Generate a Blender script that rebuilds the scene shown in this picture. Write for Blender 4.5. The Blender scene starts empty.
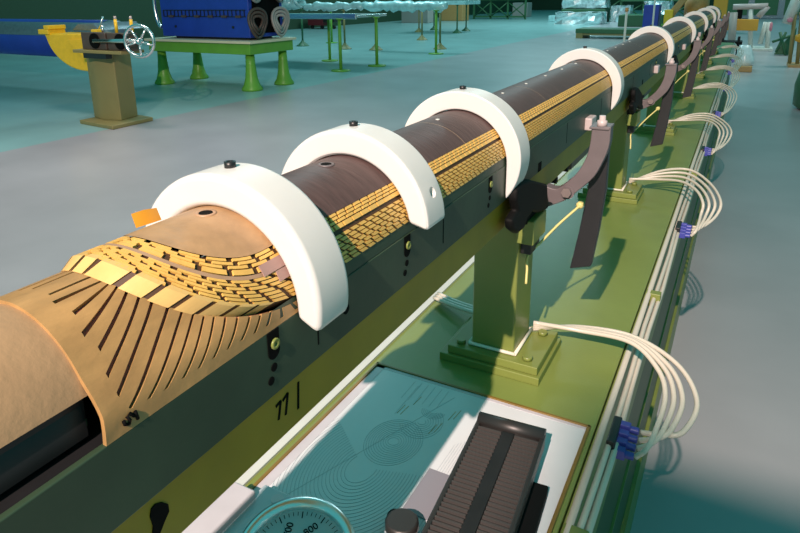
import bpy, math, random
from mathutils import Vector, Matrix
random.seed(7)
sin, cos, pi = math.sin, math.cos, math.pi
rad = math.radians
scene = bpy.context.scene
COL = scene.collection

# ------------------------------------------------------------------ camera frame
CAM = Vector((0, 0, 1.4))
RM = Matrix(((0.87829721, 0.12112429, -0.46251803),
             (0.47798489, -0.24501746, 0.84350275),
             (-0.01115632, -0.96192273, -0.27309374)))
def at(x, y, axis, val):
    """point of the photograph on the plane axis = val (0 X, 1 Y, 2 Z)"""
    r = RM @ Vector((x - 395, y - 175, 630))
    return CAM + r * ((val - CAM[axis]) / r[axis])

cd = bpy.data.cameras.new('camera'); cam = bpy.data.objects.new('camera', cd); COL.objects.link(cam)
cd.sensor_width = 36; cd.lens = 630 / 800 * 36
cd.shift_x = 5 / 800; cd.shift_y = -(266.5 - 175) / 800
cd.clip_start = 0.01; cd.clip_end = 400
m3 = Matrix((RM.col[0], -RM.col[1], -RM.col[2])).transposed()
cam.matrix_world = Matrix.Translation(CAM) @ m3.to_4x4()
scene.camera = cam

# ------------------------------------------------------------------ materials
def mat(name, col, rough=0.5, metal=0.0, var=0.0, vscale=20, bump=0.0, bscale=80, spec=0.5, stretch=None, emit=None, trans=0, coat=0, sss=0):
    m = bpy.data.materials.new(name); m.use_nodes = True
    nt = m.node_tree; b = nt.nodes['Principled BSDF']
    b.inputs['Base Color'].default_value = (*col, 1)
    b.inputs['Roughness'].default_value = rough
    b.inputs['Metallic'].default_value = metal
    b.inputs['Specular IOR Level'].default_value = spec
    b.inputs['Transmission Weight'].default_value = trans
    b.inputs['Coat Weight'].default_value = coat
    if sss:
        b.inputs['Subsurface Weight'].default_value = sss
        b.inputs['Subsurface Radius'].default_value = (.02, .018, .015)
        b.inputs['Subsurface Scale'].default_value = .3
    if emit:
        b.inputs['Emission Color'].default_value = (*emit[:3], 1); b.inputs['Emission Strength'].default_value = emit[3]
    if var or bump:
        tc = nt.nodes.new('ShaderNodeTexCoord'); mp = nt.nodes.new('ShaderNodeMapping')
        nt.links.new(tc.outputs['Object'], mp.inputs[0])
        if stretch: mp.inputs['Scale'].default_value = stretch
    if var:
        n = nt.nodes.new('ShaderNodeTexNoise'); n.inputs['Scale'].default_value = vscale; n.inputs['Detail'].default_value = 6
        nt.links.new(mp.outputs[0], n.inputs['Vector'])
        r = nt.nodes.new('ShaderNodeMapRange'); r.inputs[1].default_value = .25; r.inputs[2].default_value = .75
        r.inputs[3].default_value = 1 - var; r.inputs[4].default_value = 1 + var
        nt.links.new(n.outputs['Fac'], r.inputs[0])
        x = nt.nodes.new('ShaderNodeVectorMath'); x.operation = 'SCALE'; x.inputs[0].default_value = col
        nt.links.new(r.outputs[0], x.inputs['Scale']); nt.links.new(x.outputs[0], b.inputs['Base Color'])
    if bump:
        n2 = nt.nodes.new('ShaderNodeTexNoise'); n2.inputs['Scale'].default_value = bscale; n2.inputs['Detail'].default_value = 4
        nt.links.new(mp.outputs[0], n2.inputs['Vector'])
        bp = nt.nodes.new('ShaderNodeBump'); bp.inputs['Strength'].default_value = bump; bp.inputs['Distance'].default_value = .002
        nt.links.new(n2.outputs['Fac'], bp.inputs['Height']); nt.links.new(bp.outputs[0], b.inputs['Normal'])
    return m

M = {}
M['nylon'] = mat('white_nylon', (.64, .64, .615), .42, var=.03, vscale=8, sss=.15)
M['pole'] = mat('dark_brown_laminate', (.085, .050, .046), .5, spec=.3, var=.28, vscale=30, bump=.3, bscale=60, stretch=(1, 6, 1))
M['tip'] = mat('tan_fibreglass', (.39, .235, .115), .45, var=.22, vscale=45, bump=.25, bscale=150)
M['saddle'] = mat('tan_laminate', (.37, .215, .08), .36, var=.24, vscale=28, bump=.2, bscale=90, stretch=(3, 1, 1))
M['tube'] = mat('tan_smooth_laminate', (.33, .21, .11), .42, var=.12, vscale=18, bump=.25, bscale=180)
M['groove'] = mat('dark_red_groove', (.20, .05, .035), .6)
M['kapton'] = mat('golden_film', (.71, .43, .105), .34, var=.12, vscale=60)
M['kbase'] = mat('brown_cable_gap', (.06, .026, .01), .6)
M['spacer'] = mat('pink_tan_spacer', (.38, .235, .14), .45, var=.12, vscale=40)
M['endface'] = mat('golden_cable_face', (.66, .43, .15), .35, var=.14, vscale=40)
M['orange'] = mat('orange_film', (.60, .27, .02), .3, var=.1)
M['mauve'] = mat('mauve_tape', (.36, .22, .19), .5)
M['panel'] = mat('dark_green_steel', (.028, .052, .028), .45, var=.22, vscale=14, bump=.1)
M['olive'] = mat('olive_yellow_paint', (.33, .22, .012), .5, var=.1, vscale=20)
M['black'] = mat('black_rubber', (.003, .003, .003), .7, spec=.2)
M['blackm'] = mat('black_steel', (.012, .012, .013), .4, var=.3)
M['bench'] = mat('olive_green_paint', (.185, .235, .055), .38, var=.07, vscale=12, bump=.12, bscale=260)
M['benchside'] = mat('green_paint', (.035, .08, .02), .45, var=.1, vscale=6)
M['post'] = mat('post_olive_paint', (.185, .22, .05), .38, var=.1, vscale=10)
M['whitepaint'] = mat('white_paint', (.58, .60, .56), .5, var=.05)
M['mauvesteel'] = mat('mauve_grey_steel', (.135, .112, .116), .5, var=.14, vscale=30, bump=.1)
M['darksteel'] = mat('dark_grey_steel', (.018, .018, .02), .42, var=.2, vscale=12)
M['bolt'] = mat('bolt_steel', (.30, .24, .23), .4, metal=.5)
M['steel'] = mat('bright_steel', (.72, .72, .72), .25, metal=1)
M['pinkmetal'] = mat('pale_pink_metal', (.50, .42, .41), .4)
M['hose'] = mat('milky_hose', (.60, .55, .46), .3, var=.05)
M['blueconn'] = mat('blue_plastic', (.06, .07, .36), .4)
M['pipe'] = mat('grey_pipe', (.42, .42, .36), .4)
M['tape'] = mat('cream_tape', (.78, .72, .6), .5)
M['rod'] = mat('pale_yellow_rod', (.62, .55, .2), .4)
M['sheet'] = mat('drawing_sheet', (.64, .66, .68), .22, var=.03, vscale=12)
M['ink'] = mat('grey_ink', (.40, .46, .50), .5)
M['goldink'] = mat('ochre_ink', (.42, .30, .10), .5)
M['trim'] = mat('brown_trim', (.20, .12, .02), .4, var=.2)
M['slate'] = mat('grey_lavender_metal', (.52, .49, .52), .4, var=.08)
M['slip'] = mat('grey_paper', (.22, .21, .24), .5); M['pedal'] = mat('black_pedal_rubber', (.022, .020, .019), .42); M['rib'] = mat('highlight_rib', (.055, .05, .048), .35)  # ribs coloured lighter than the pedal to stand in for highlights
M['chrome'] = mat('chrome', (.9, .92, .92), .28, metal=1)
M['dial'] = mat('dial_face', (.42, .50, .54), .4)
M['hole'] = mat('black_hole', (.003, .003, .003), .8, spec=.1)
M['blue'] = mat('blue_paint', (.015, .05, .36), .4, var=.12, vscale=4)
M['greyblue'] = mat('grey_blue_metal', (.16, .22, .26), .35, metal=.4, var=.2)
M['yellow'] = mat('yellow_paint', (.83, .50, .02), .4, var=.08)
M['stand'] = mat('khaki_paint', (.24, .20, .075), .5, var=.08, vscale=4)
M['brownsteel'] = mat('brown_black_steel', (.075, .05, .04), .45, var=.2)
M['green'] = mat('bright_green_paint', (.13, .36, .035), .4, var=.1, vscale=5)
M['cream'] = mat('cream_table_edge', (.66, .60, .42), .5)
M['foil'] = mat('crumpled_foil', (.75, .82, .85), .25, metal=.7, var=.3, vscale=8, bump=1.0, bscale=14)
M['tealfoil'] = mat('teal_wrap', (.42, .68, .70), .35, metal=.2, var=.25, vscale=7, bump=.9, bscale=14)
M['wall'] = mat('dark_green_wall', (.016, .05, .022), .7, var=.1)
M['darkgreen'] = mat('dark_green_paint', (.03, .12, .05), .5, var=.15)
M['red'] = mat('dark_red_paint', (.14, .012, .02), .5)
M['grey'] = mat('mid_grey_paint', (.32, .30, .28), .5)
M['wood'] = mat('brown_wood', (.45, .25, .09), .5, var=.15)
M['pinkpad'] = mat('pink_plastic', (.62, .22, .28), .4)
M['clear'] = mat('clear_film', (.72, .80, .82), .25, var=.15, vscale=10, bump=.9, bscale=20)
M['amber'] = mat('amber_paint', (.62, .30, .015), .45)

# ------------------------------------------------------------------ mesh helpers
class MB:
    def __init__(s): s.v = []; s.f = []; s.sm = []
    def add(s, vs, fs, smooth=False):
        o = len(s.v); s.v += [Vector(v) for v in vs]; s.f += [tuple(i + o for i in f) for f in fs]; s.sm += [smooth] * len(fs); return s
    def box(s, x0, x1, y0, y1, z0, z1):
        return s.add([(x, y, z) for z in (z0, z1) for y in (y0, y1) for x in (x0, x1)],
                     [(0, 2, 3, 1), (4, 5, 7, 6), (0, 1, 5, 4), (2, 6, 7, 3), (0, 4, 6, 2), (1, 3, 7, 5)])
    def prism(s, pts, axis, a, b):
        """polygon of 2D points extruded along axis; pts in the two other axes in order"""
        def mk(p, t):
            return ((t, p[0], p[1]) if axis == 0 else (p[0], t, p[1]) if axis == 1 else (p[0], p[1], t))
        n = len(pts); vs = [mk(p, a) for p in pts] + [mk(p, b) for p in pts]
        fs = [tuple(range(n)), tuple(range(2 * n - 1, n - 1, -1))] + [(i, i + n, (i + 1) % n + n, (i + 1) % n) for i in range(n)]
        return s.add(vs, fs)
    def tube(s, pts, r, n=10, closed=False, cap=True):
        pts = [Vector(p) for p in pts]; N = len(pts); vs = []; up = None
        for i, p in enumerate(pts):
            a = pts[(i - 1) % N] if (closed or i) else p; b = pts[(i + 1) % N] if (closed or i < N - 1) else p
            t = (b - a).normalized()
            if up is None:
                up = Vector((0, 0, 1)) if abs(t.z) < .9 else Vector((1, 0, 0))
            up = (up - t * up.dot(t)).normalized(); w = t.cross(up)
            rr = r[i] if isinstance(r, (list, tuple)) else r
            vs += [p + (up * cos(k * 2 * pi / n) + w * sin(k * 2 * pi / n)) * rr for k in range(n)]
        fs = []
        for i in range(N if closed else N - 1):
            j = (i + 1) % N
            fs += [(i * n + k, i * n + (k + 1) % n, j * n + (k + 1) % n, j * n + k) for k in range(n)]
        s.add(vs, fs, True)
        if cap and not closed:
            o = len(s.v) - len(vs)
            s.f += [tuple(o + k for k in range(n - 1, -1, -1)), tuple(o + (N - 1) * n + k for k in range(n))]; s.sm += [False, False]
        return s
    def cyl(s, a, b, r, r2=None, n=20):
        return s.tube([a, b], [r, r if r2 is None else r2], n)
    def lathe(s, c, prof, n=24, axis=2):
        vs = []
        for (r, h) in prof:
            for k in range(n):
                a = k * 2 * pi / n; x, y = r * cos(a), r * sin(a)
                vs.append(Vector(c) + Vector((x, y, h) if axis == 2 else (h, x, y) if axis == 0 else (x, h, y)))
        fs = [(i * n + k, i * n + (k + 1) % n, (i + 1) * n + (k + 1) % n, (i + 1) * n + k) for i in range(len(prof) - 1) for k in range(n)]
        s.add(vs, fs, True)
        o = len(s.v) - len(vs); L = (len(prof) - 1) * n
        s.f += [tuple(o + k for k in range(n - 1, -1, -1)), tuple(o + L + k for k in range(n))]; s.sm += [False, False]
        return s
    def xf(s, m):
        s.v = [m @ v for v in s.v]; return s
    def build(s, name, m, parent=None, root=None, bevel=0, solid=0):
        org = Vector(ORG.get(root.name if root else parent.name if parent else '', (0, 0, 0)))
        me = bpy.data.meshes.new(name); me.from_pydata([tuple(v - org) for v in s.v], [], s.f)
        me.polygons.foreach_set('use_smooth', s.sm); me.materials.append(m); me.update()
        import bmesh
        bm = bmesh.new(); bm.from_mesh(me); bmesh.ops.recalc_face_normals(bm, faces=bm.faces)
        if solid:                       # open shells: face away from the coil axis so they thicken inwards
            for f in bm.faces:
                c = f.calc_center_median() + org - Vector((CX, 0, CZ)); c.y = 0
                if f.normal.dot(c) < 0: f.normal_flip()
        bm.to_mesh(me); bm.free()
        o = bpy.data.objects.new(name, me); COL.objects.link(o)
        if parent: o.parent = parent; ORG[o.name] = tuple(org)
        if solid:
            q = o.modifiers.new('thickness', 'SOLIDIFY'); q.thickness = abs(solid); q.offset = -1 if solid > 0 else 1
            es = o.modifiers.new('edges', 'EDGE_SPLIT'); es.split_angle = rad(38)
            for p in me.polygons: p.use_smooth = True
        if bevel:
            q = o.modifiers.new('bevel', 'BEVEL'); q.width = bevel; q.segments = 3; q.limit_method = 'ANGLE'; q.angle_limit = rad(40)
            for p in me.polygons: p.use_smooth = True
            w = o.modifiers.new('normals', 'WEIGHTED_NORMAL')
        return o
ORG = {}
def tag(o, label=None, cat=None, group=None, kind=None):
    if label: o['label'] = label
    if cat: o['category'] = cat
    if group: o['group'] = group
    if kind: o['kind'] = kind
    return o
def thing(name, label, cat, loc, group=None):
    o = bpy.data.objects.new(name, None); COL.objects.link(o); o.location = loc; o.empty_display_size = .05
    ORG[o.name] = tuple(loc); return tag(o, label, cat, group)
def solo(mb, name, m, label, cat, group=None, bevel=0, loc=None):
    """a thing that is a single mesh, origin at its base centre"""
    if loc is None:
        xs = [v.x for v in mb.v]; ys = [v.y for v in mb.v]; zs = [v.z for v in mb.v]
        loc = Vector(((min(xs) + max(xs)) / 2, (min(ys) + max(ys)) / 2, min(zs)))
    loc = Vector(loc); mb.v = [v - loc for v in mb.v]
    o = mb.build(name, m, bevel=bevel); o.location = loc; ORG[o.name] = tuple(loc)
    return tag(o, label, cat, group)
def copy_tree(o, parent=None, label=None):
    c = o.copy(); COL.objects.link(c)
    if parent: c.parent = parent
    if label: c['label'] = label
    for ch in list(o.children): copy_tree(ch, c)
    return c
ORD = ['nearest', 'second', 'third', 'fourth', 'fifth', 'sixth', 'seventh', 'eighth', 'ninth']
def spline(P, n=12):
    P = [Vector(p) for p in P]; Q = [2 * P[0] - P[1]] + P + [2 * P[-1] - P[-2]]; out = []
    for i in range(1, len(Q) - 2):
        for k in range(n):
            t = k / n; a, b, c, d = Q[i - 1], Q[i], Q[i + 1], Q[i + 2]
            out.append(.5 * (2 * b + (c - a) * t + (2 * a - 5 * b + 4 * c - d) * t * t + (3 * b - a - 3 * c + d) * t ** 3))
    return out + [P[-1]]

# ------------------------------------------------------------------ the hall
ZT = .785                       # top of the long bench
YE = 8.0                        # far end of the coil
mb = MB().box(-45, 25, -8, 75, -.05, 0)
fm = mat('hall_floor_paint', (.4, .4, .4), .3, bump=.05, bscale=40)
nt = fm.node_tree; bs = nt.nodes['Principled BSDF']
tc = nt.nodes.new('ShaderNodeTexCoord'); sp = nt.nodes.new('ShaderNodeSeparateXYZ'); nt.links.new(tc.outputs['Object'], sp.inputs[0])
lt = nt.nodes.new('ShaderNodeMath'); lt.operation = 'LESS_THAN'; lt.inputs[1].default_value = -6.15; nt.links.new(sp.outputs['X'], lt.inputs[0])
ns = nt.nodes.new('ShaderNodeTexNoise'); ns.inputs['Scale'].default_value = 1.3; ns.inputs['Detail'].default_value = 8; nt.links.new(tc.outputs['Object'], ns.inputs['Vector'])
mx = nt.nodes.new('ShaderNodeMix'); mx.data_type = 'RGBA'
mx.inputs['A'].default_value = (.37, .36, .38, 1); mx.inputs['B'].default_value = (.25, .43, .43, 1); nt.links.new(lt.outputs[0], mx.inputs['Factor'])
mr = nt.nodes.new('ShaderNodeMapRange'); mr.inputs[1].default_value = .3; mr.inputs[2].default_value = .7; mr.inputs[3].default_value = .88; mr.inputs[4].default_value = 1.08
nt.links.new(ns.outputs['Fac'], mr.inputs[0])
vm = nt.nodes.new('ShaderNodeVectorMath'); vm.operation = 'SCALE'; nt.links.new(mx.outputs['Result'], vm.inputs[0]); nt.links.new(mr.outputs[0], vm.inputs['Scale'])
nt.links.new(vm.outputs[0], bs.inputs['Base Color'])
tag(mb.build('floor', fm), kind='structure')
tag(MB().box(-18.5, -18.1, 2, 60, 0, 6).build('wall_left', M['wall']), kind='structure')
tag(MB().box(-18.1, 25, 60, 60.4, 0, 7).build('wall_back', M['wall']), kind='structure')

# ------------------------------------------------------------------ the long bench
t = thing('assembly_bench', 'long olive green steel bench carrying the posts under the magnet coil', 'workbench', (-.33, 4, 0))
MB().box(-.56, -.125, -.6, 9.2, .55, ZT).build('bench_top', M['bench'], t, bevel=.003)
MB().box(-.54, -.122, -.6, 9.2, .14, .56).build('side_panel', M['benchside'], t)
MB().box(-.55, -.112, -.6, 9.2, 0, .15).build('plinth', M['post'], t)
MB().box(-.56, -.505, -.6, 9.2, ZT, ZT + .004).build('edge_strip', M['whitepaint'], t)
MB().box(-.127, -.117, -.6, 9.2, .34, .346).box(-.123, -.1175, -.6, 9.2, .55, ZT - .004).build('seam_rail', M['post'], t)
MB().cyl((-.116, -.6, ZT - .004), (-.116, 9.2, ZT - .004), .005, n=10).build('pipe_rail', M['pipe'], t)
hb = MB()
for k, (dx, dz) in enumerate(((0, 0), (.008, -.006), (.002, -.012))):
    hb.tube([(-.104 + dx + .002 * sin(i * 1.9 + k), -.6 + .2 * i, ZT - .012 + dz) for i in range(50)], .0045, 8)
hb.build('supply_line_bundle', M['hose'], t)
for y in (.62, 1.33, 2.4, 3.5):
    MB().box(-.122, -.092, y, y + .02, ZT - .03, ZT).build('line_clip', M['post'], t, bevel=.002)

# ------------------------------------------------------------------ posts and arms
PY = [0, 1.04, 2.12, 3.27, 4.35, 5.42, 6.52]
post = thing('support_post', '', 'post', (-.318, .965, ZT), 'olive support posts along the bench')
MB().box(-.405, -.228, .893, 1.037, ZT, ZT + .014).build('lower_base_plate', M['post'], post, bevel=.0015)
MB().box(-.392, -.233, .899, 1.03, ZT + .0145, ZT + .029).build('upper_base_plate', M['post'], post, bevel=.0015)
MB().box(-.356, -.280, .920, 1.010, ZT + .029, 1.0778).build('column', M['post'], post, bevel=.004)
tp = MB(); zt = ZT + .0325
for (a, b) in (((-.359, .917, zt), (-.277, .917, zt)), ((-.277, .917, zt), (-.277, 1.013, zt)), ((-.277, 1.013, zt), (-.359, 1.013, zt)), ((-.359, 1.013, zt), (-.359, .917, zt))):
    tp.cyl(a, b, .003, n=8)
tp.build('sealing_cord', M['tape'], post)
for (x, y) in ((-.255, .917), (-.255, 1.008), (-.374, .917), (-.374, 1.008)):
    MB().lathe((x, y, ZT + .029), [(.0085, 0), (.0085, .007)], 6).build('bolt', M['post'], post)
MB().box(-.280, -.252, .905, .975, 1.022, 1.062).build('bracket', M['post'], post, bevel=.002)
MB().box(-.280, -.262, .93, .98, .995, 1.022).build('bracket_foot', M['blackm'], post, bevel=.002)
MB().tube(spline([at(583, 203, 1, 1.03), at(560, 223, 1, 1.0), at(541, 242, 1, .97), at(528, 255, 1, .94), at(527, 270, 1, .93), at(526, 284, 1, .92)], 6), .0021, 8).build('spring_rod', M['rod'], post)
MB().lathe(at(580, 205, 1, 1.03), [(.003, -.006), (.006, -.004), (.006, .004), (.003, .006)], 12, axis=1).build('rod_eye', M['rod'], post)

AY = 1.035
arm = thing('press_arm', '', 'clamp arm', (-.24, AY, 1.05), 'curved grey press arms under the coil')
def az(p): q = at(p[0], p[1], 1, AY - .012); return (q.x, q.z)
up = spline([Vector(p).to_3d() for p in ((545, 186), (556, 189), (566, 183), (576, 174), (584, 162), (589, 148), (592, 127))], 5)
lo = spline([Vector(p).to_3d() for p in ((611, 127), (608.5, 148), (598, 171), (590, 181), (578, 191), (566, 200), (545, 208))], 5)
pf = [az(p) for p in up + lo]
MB().prism(pf, 1, AY - .012, AY + .012).build('curved_arm', M['mauvesteel'], arm, bevel=.002)
def bz(p): q = at(p[0], p[1], 1, AY + .016); return (q.x, q.z)
MB().prism([bz(p) for p in ((592, 140), (612, 128), (609, 150), (606, 190), (599, 230), (591, 266), (570, 268), (579, 232), (588, 190))], 1, AY + .0125, AY + .030).build('hanging_leg', M['darksteel'], arm, bevel=.002)
bl = at(567, 192, 1, AY - .012)
MB().lathe(bl, [(.0125, -.0015), (.0125, .001)], 20, axis=1).build('washer', M['mauvesteel'], arm)
MB().lathe(bl, [(.0085, -.008), (.0085, -.001)], 6, axis=1).build('pivot_bolt', M['bolt'], arm)
ps = [at(p[0], p[1], 0, -.248) for p in ((518, 190), (524, 182), (532, 180), (548, 184), (549, 209), (540, 213), (533, 212), (528, 219), (525, 229), (519, 234), (514, 230), (513, 221), (519, 211), (517, 200))]
MB().prism([(p.y, p.z) for p in ps], 0, -.262, -.248).build('rubber_sleeve', M['black'], arm, bevel=.005)
ps = [at(p[0], p[1], 0, -.25) for p in ((528, 205), (546, 200), (545, 235), (538, 238), (534, 220))]
MB().prism([(p.y, p.z) for p in ps], 0, -.282, -.262).build('rubber_flap', M['black'], arm, bevel=.003)
q = at(602, 126, 1, AY)
MB().lathe((q.x, AY, q.z - .001), [(.008, 0), (.008, .010), (.005, .011), (.005, .018)], 12).build('adjusting_screw', M['pinkmetal'], arm)
ca, cb_ = at(571, 173, 0, -.284), at(590, 158, 0, -.284)
MB().box(-.33, -.284, ca.y, cb_.y, ca.z + .006, 1.0775).build('clamp_block', M['brownsteel'], arm, bevel=.003)
for u, v, r_ in ((567, 168, .008), (556, 180, .007)):
    kp = at(u, v, 0, -.282); MB().cyl((-.33, kp.y, kp.z), (-.280, kp.y, kp.z), r_, n=12).build('clamp_knob', M['black'], arm)
MB().box(q.x - .017, q.x + .014, AY - .014, AY + .032, q.z - .004, q.z).build('top_plate', M['mauvesteel'], arm, bevel=.001)
PL = ['olive support post nearest the camera, white cord around its foot, bolted to the bench']
AL = ['curved mauve-grey press arm with black sleeve beside the nearest post']
for o in ORD[1:7]:
    PL.append(o + ' olive support post from the camera under the long coil')
    AL.append(o + ' curved grey press arm from the camera, hanging below the coil')
for i, dy in enumerate(PY):
    p = post if i == 0 else copy_tree(post); p.location = (-.318, .965 + dy, ZT); p['label'] = PL[i]
    a = arm if i == 0 else copy_tree(arm); a.location = (-.24, AY + dy, 1.05); a['label'] = AL[i]

# ------------------------------------------------------------------ beam under the coil
XP = -.266; CX, CZ, R = -.336, 1.1771, .070
def cp(phi, y, r=R): a = rad(phi); return Vector((CX + r * sin(a), y, CZ + r * cos(a)))
t = thing('mandrel_beam', 'long olive beam with dark green side plate lying on the posts', 'beam', (CX, 4, 1.0778))
MB().box(-.40, -.272, -.6, YE, 1.0778, 1.126).build('beam_web', M['olive'], t, bevel=.002)
pb = MB()
for x0, x1 in ((-.2705, XP), (-.406, -.390)):
    pb.box(x0, x1, -.6, YE, 1.125, CZ - .0005)
side = pb.build('side_plate', M['panel'], t, bevel=.001)
MB().box(-.389, -.2706, -.6, YE, 1.127, CZ - .003).build('inner_bar', M['blackm'], t)
def disc(mb, y, z, r, x=XP, n=16, th=.0006):
    return mb.lathe((x, y, z), [(r, -.001), (r, th)], n, axis=0)
for y in (.304, .508, .74, 1.62, 2.4, 3.2):
    s = MB(); w, h = .0062, .017
    s.prism([(y - w, 1.176), (y + w, 1.176)] + [(y + w * cos(a), 1.160 - w * sin(a)) for a in [k * pi / 8 for k in range(9)]], 0, XP - .001, XP + .0006)
    ks = s.build('key_slot', M['hole'], t)
    MB().lathe((XP, y + .001, 1.1655), [(.0042, 0), (.0042, .002), (.0018, .002), (.0018, .0008)], 14, axis=0).build('slot_bolt', M['post'], ks, root=t)
    h2 = disc(MB(), y - .001, 1.1475, .0032); disc(h2, y - .005, 1.1385, .0032); h2.build('pin_hole', M['hole'], t)
for y in (.397,): disc(MB(), y, 1.149, .0045).build('pin_hole', M['hole'], t)
for y in (.972, 2.1, 3.3): MB().box(XP - .001, XP + .0006, y - .011, y + .006, 1.126, 1.141).build('notch', M['hole'], t)
for y in [.356, .593, 1.14, 1.45, 1.9, 2.25, 2.65, 3.1, 3.6]: MB().box(XP - .001, XP + .0003, y, y + .0016, 1.137, CZ - .002).build('plate_seam', M['hole'], t)
for y in (1.29, 2.36, 3.42, 4.5):
    MB().box(XP - .001, XP + .014, y, y + .045, 1.132, 1.158).build('stop_block', M['pinkmetal'], t, bevel=.003)
# marker strokes on the olive web: 1 1 and a bar; a drip-shaped slot
def stroke(mb, pts, w=.0012, x=-.2716):
    for (a, b) in zip(pts, pts[1:]):
        d = Vector((b[0] - a[0], b[1] - a[1])); n = Vector((-d.y, d.x)).normalized() * w
        mb.prism([(a[0] + n.x, a[1] + n.y), (b[0] + n.x, b[1] + n.y), (b[0] - n.x, b[1] - n.y), (a[0] - n.x, a[1] - n.y)], 0, x - .001, x)
    return mb
ink = MB()
def px(x, y): q = at(x, y, 0, -.2716); return (q.y, q.z)
stroke(ink, [px(276, 407), px(281, 401), px(279, 420)]); stroke(ink, [px(283, 401), px(288, 393), px(286, 415)]); stroke(ink, [px(298.5, 382), px(298.5, 409)])
ink.build('marker_writing', M['hole'], t)
dp = MB(); dp.prism([px(*p) for p in ((151, 509), (155, 504), (162, 502), (168, 504), (169, 511), (165, 520), (160, 533), (157, 540), (152, 540), (153, 526), (150, 517))], 0, -.273, -.2712)
dp.build('slot_hole', M['hole'], t)

# ------------------------------------------------------------------ the coil
coil = thing('magnet_coil', 'half-round magnet coil of golden windings with brown top filler on the beam', 'magnet coil', (CX, 4, CZ))
NP = 2.2
K_POLE = (.262, 46, .060); K_SPIN = (.249, 58, .075); K_SPOUT = (.2455, 60.5, .080); K_OUT = (.227, 81, .13); K_LOW = (.2175, 84, .13)
def lerpk(a, b, f): return tuple(x + (y - x) * f for x, y in zip(a, b))
def kpt(k, u, yend=YE):
    """u in [-2,2]: |u|<=1 round the head, beyond that along the straight side"""
    s = 1 if u >= 0 else -1; w = abs(u)
    if w <= 1:
        th = w * pi / 2; return s * k[1] * sin(th) ** (2 / NP), k[0] + k[2] * (1 - cos(th))
    return s * k[1], k[0] + k[2] + (w - 1) * (yend - k[0] - k[2])
def strip(mb, k0, k1, r0, r1, us, yend=YE, nphi=1, smooth=True):
    n = len(us); vs = []
    for u in us:
        a = kpt(k0, u, yend); b = kpt(k1, u, yend)
        for j in range(nphi + 1):
            f = j / nphi; vs.append(cp(a[0] + (b[0] - a[0]) * f, a[1] + (b[1] - a[1]) * f, r0 + (r1 - r0) * f))
    m = nphi + 1
    return mb.add(vs, [(i * m + j, i * m + j + 1, (i + 1) * m + j + 1, (i + 1) * m + j) for i in range(n - 1) for j in range(nphi)], smooth)
HU = [k / 40 for k in range(-40, 41)]
US = [-2, -1.5] + HU + [1.2, 1.5, 2]
strip(MB(), K_POLE, K_OUT, R - .0016, R - .0016, US, nphi=8).build('winding_bed', M['kbase'], coil)
# dark strip under the lowest turn, down to the side plate
MB().add([cp(a, y, R - .0008) for y in (.30, YE) for a in (80, 85, 90)], [(0, 1, 4, 3), (1, 2, 5, 4)], True).add([cp(-a, y, R - .0008) for y in (.30, YE) for a in (80, 85, 90)], [(0, 1, 4, 3), (1, 2, 5, 4)], True).build('insulation_edge', M['panel'], coil)

def rows(name, ka, kb, fr, seed, parent):
    rnd = random.Random(seed); mb = MB(); f0 = 0; tot = sum(fr); q = 0
    for ri, w in enumerate(fr):
        g = .13 / len(fr) if w <= 1.2 else .02
        A = lerpk(ka, kb, (f0 + .09 * w) / tot); B = lerpk(ka, kb, (f0 + .85 * w) / tot); C = lerpk(ka, kb, (f0 + .5 * w) / tot); f0 += w
        # sample the middle curve by length: u table
        tab = []; L = 0; prev = None
        for i in range(0, 161):
            u = i / 160; p = cp(*kpt(C, u)); L += (p - prev).length if prev else 0; prev = p; tab.append((L, u))
        Lh = L
        def uof(s):
            sg = 1 if s >= 0 else -1; s = abs(s)
            if s >= Lh: return sg * (1 + (s - Lh) / (YE - C[0] - C[2]))
            for (l0, u0), (l1, u1) in zip(tab, tab[1:]):
                if l1 >= s: return sg * (u0 + (u1 - u0) * (s - l0) / max(1e-9, l1 - l0))
            return sg
        def brick(s0, s1):
            n = 1 if (abs(s0) > Lh and abs(s1) > Lh and s0 * s1 > 0) else 3
            us = [uof(s0 + (s1 - s0) * i / n) for i in range(n + 1)]
            top = []; bot = []
            for u in us:
                a, b = kpt(A, u), kpt(B, u)
                top.append((cp(*a), cp(*b))); bot.append((cp(*a, R - .0016), cp(*b, R - .0016)))
            vs = [v for p in top for v in p] + [v for p in bot for v in p]; o = 2 * (n + 1); fs = []
            for i in range(n):
                a = 2 * i; fs += [(a, a + 1, a + 3, a + 2), (a + o, a, a + 2, a + 2 + o), (a + 1, a + 1 + o, a + 3 + o, a + 3)]
            fs += [(0, o, o + 1, 1), (2 * n, 2 * n + 1, o + 2 * n + 1, o + 2 * n)]
            mb.add(vs, fs)
        big = w > 1.2
        bl = .0128 if not big else .0140
        s = -(Lh + .45) + ((ri * .41) % 1) * bl * 1.5
        Smax = Lh + YE - C[0] - C[2] - .002
        while s < Smax:
            head = abs(s) < Lh + .03
            l = bl * (1.5 if head else 1); gap = (.0050 if head else (.0030 if not big else .0024))
            if head: l *= rnd.uniform(.93, 1.07)
            if s > Lh + 2.6: l, gap = .05, .0022
            if s > Lh + 5: l, gap = .25, .003
            brick(s, min(s + l - gap, Smax)); s += l
        brick(-(Lh + YE - .6), -(Lh + .46))
    return mb.build(name, M['kapton'], parent)
rows('inner_winding', K_POLE, K_SPIN, [1, 1, 1, 1.7], 3, coil)
rows('outer_winding', K_SPOUT, K_OUT, [1] * 7, 5, coil)
strip(MB(), K_SPIN, K_SPOUT, R - .0003, R - .0003, [-1.02] + HU + [1.004], nphi=2).build('end_spacer', M['spacer'], coil)
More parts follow.
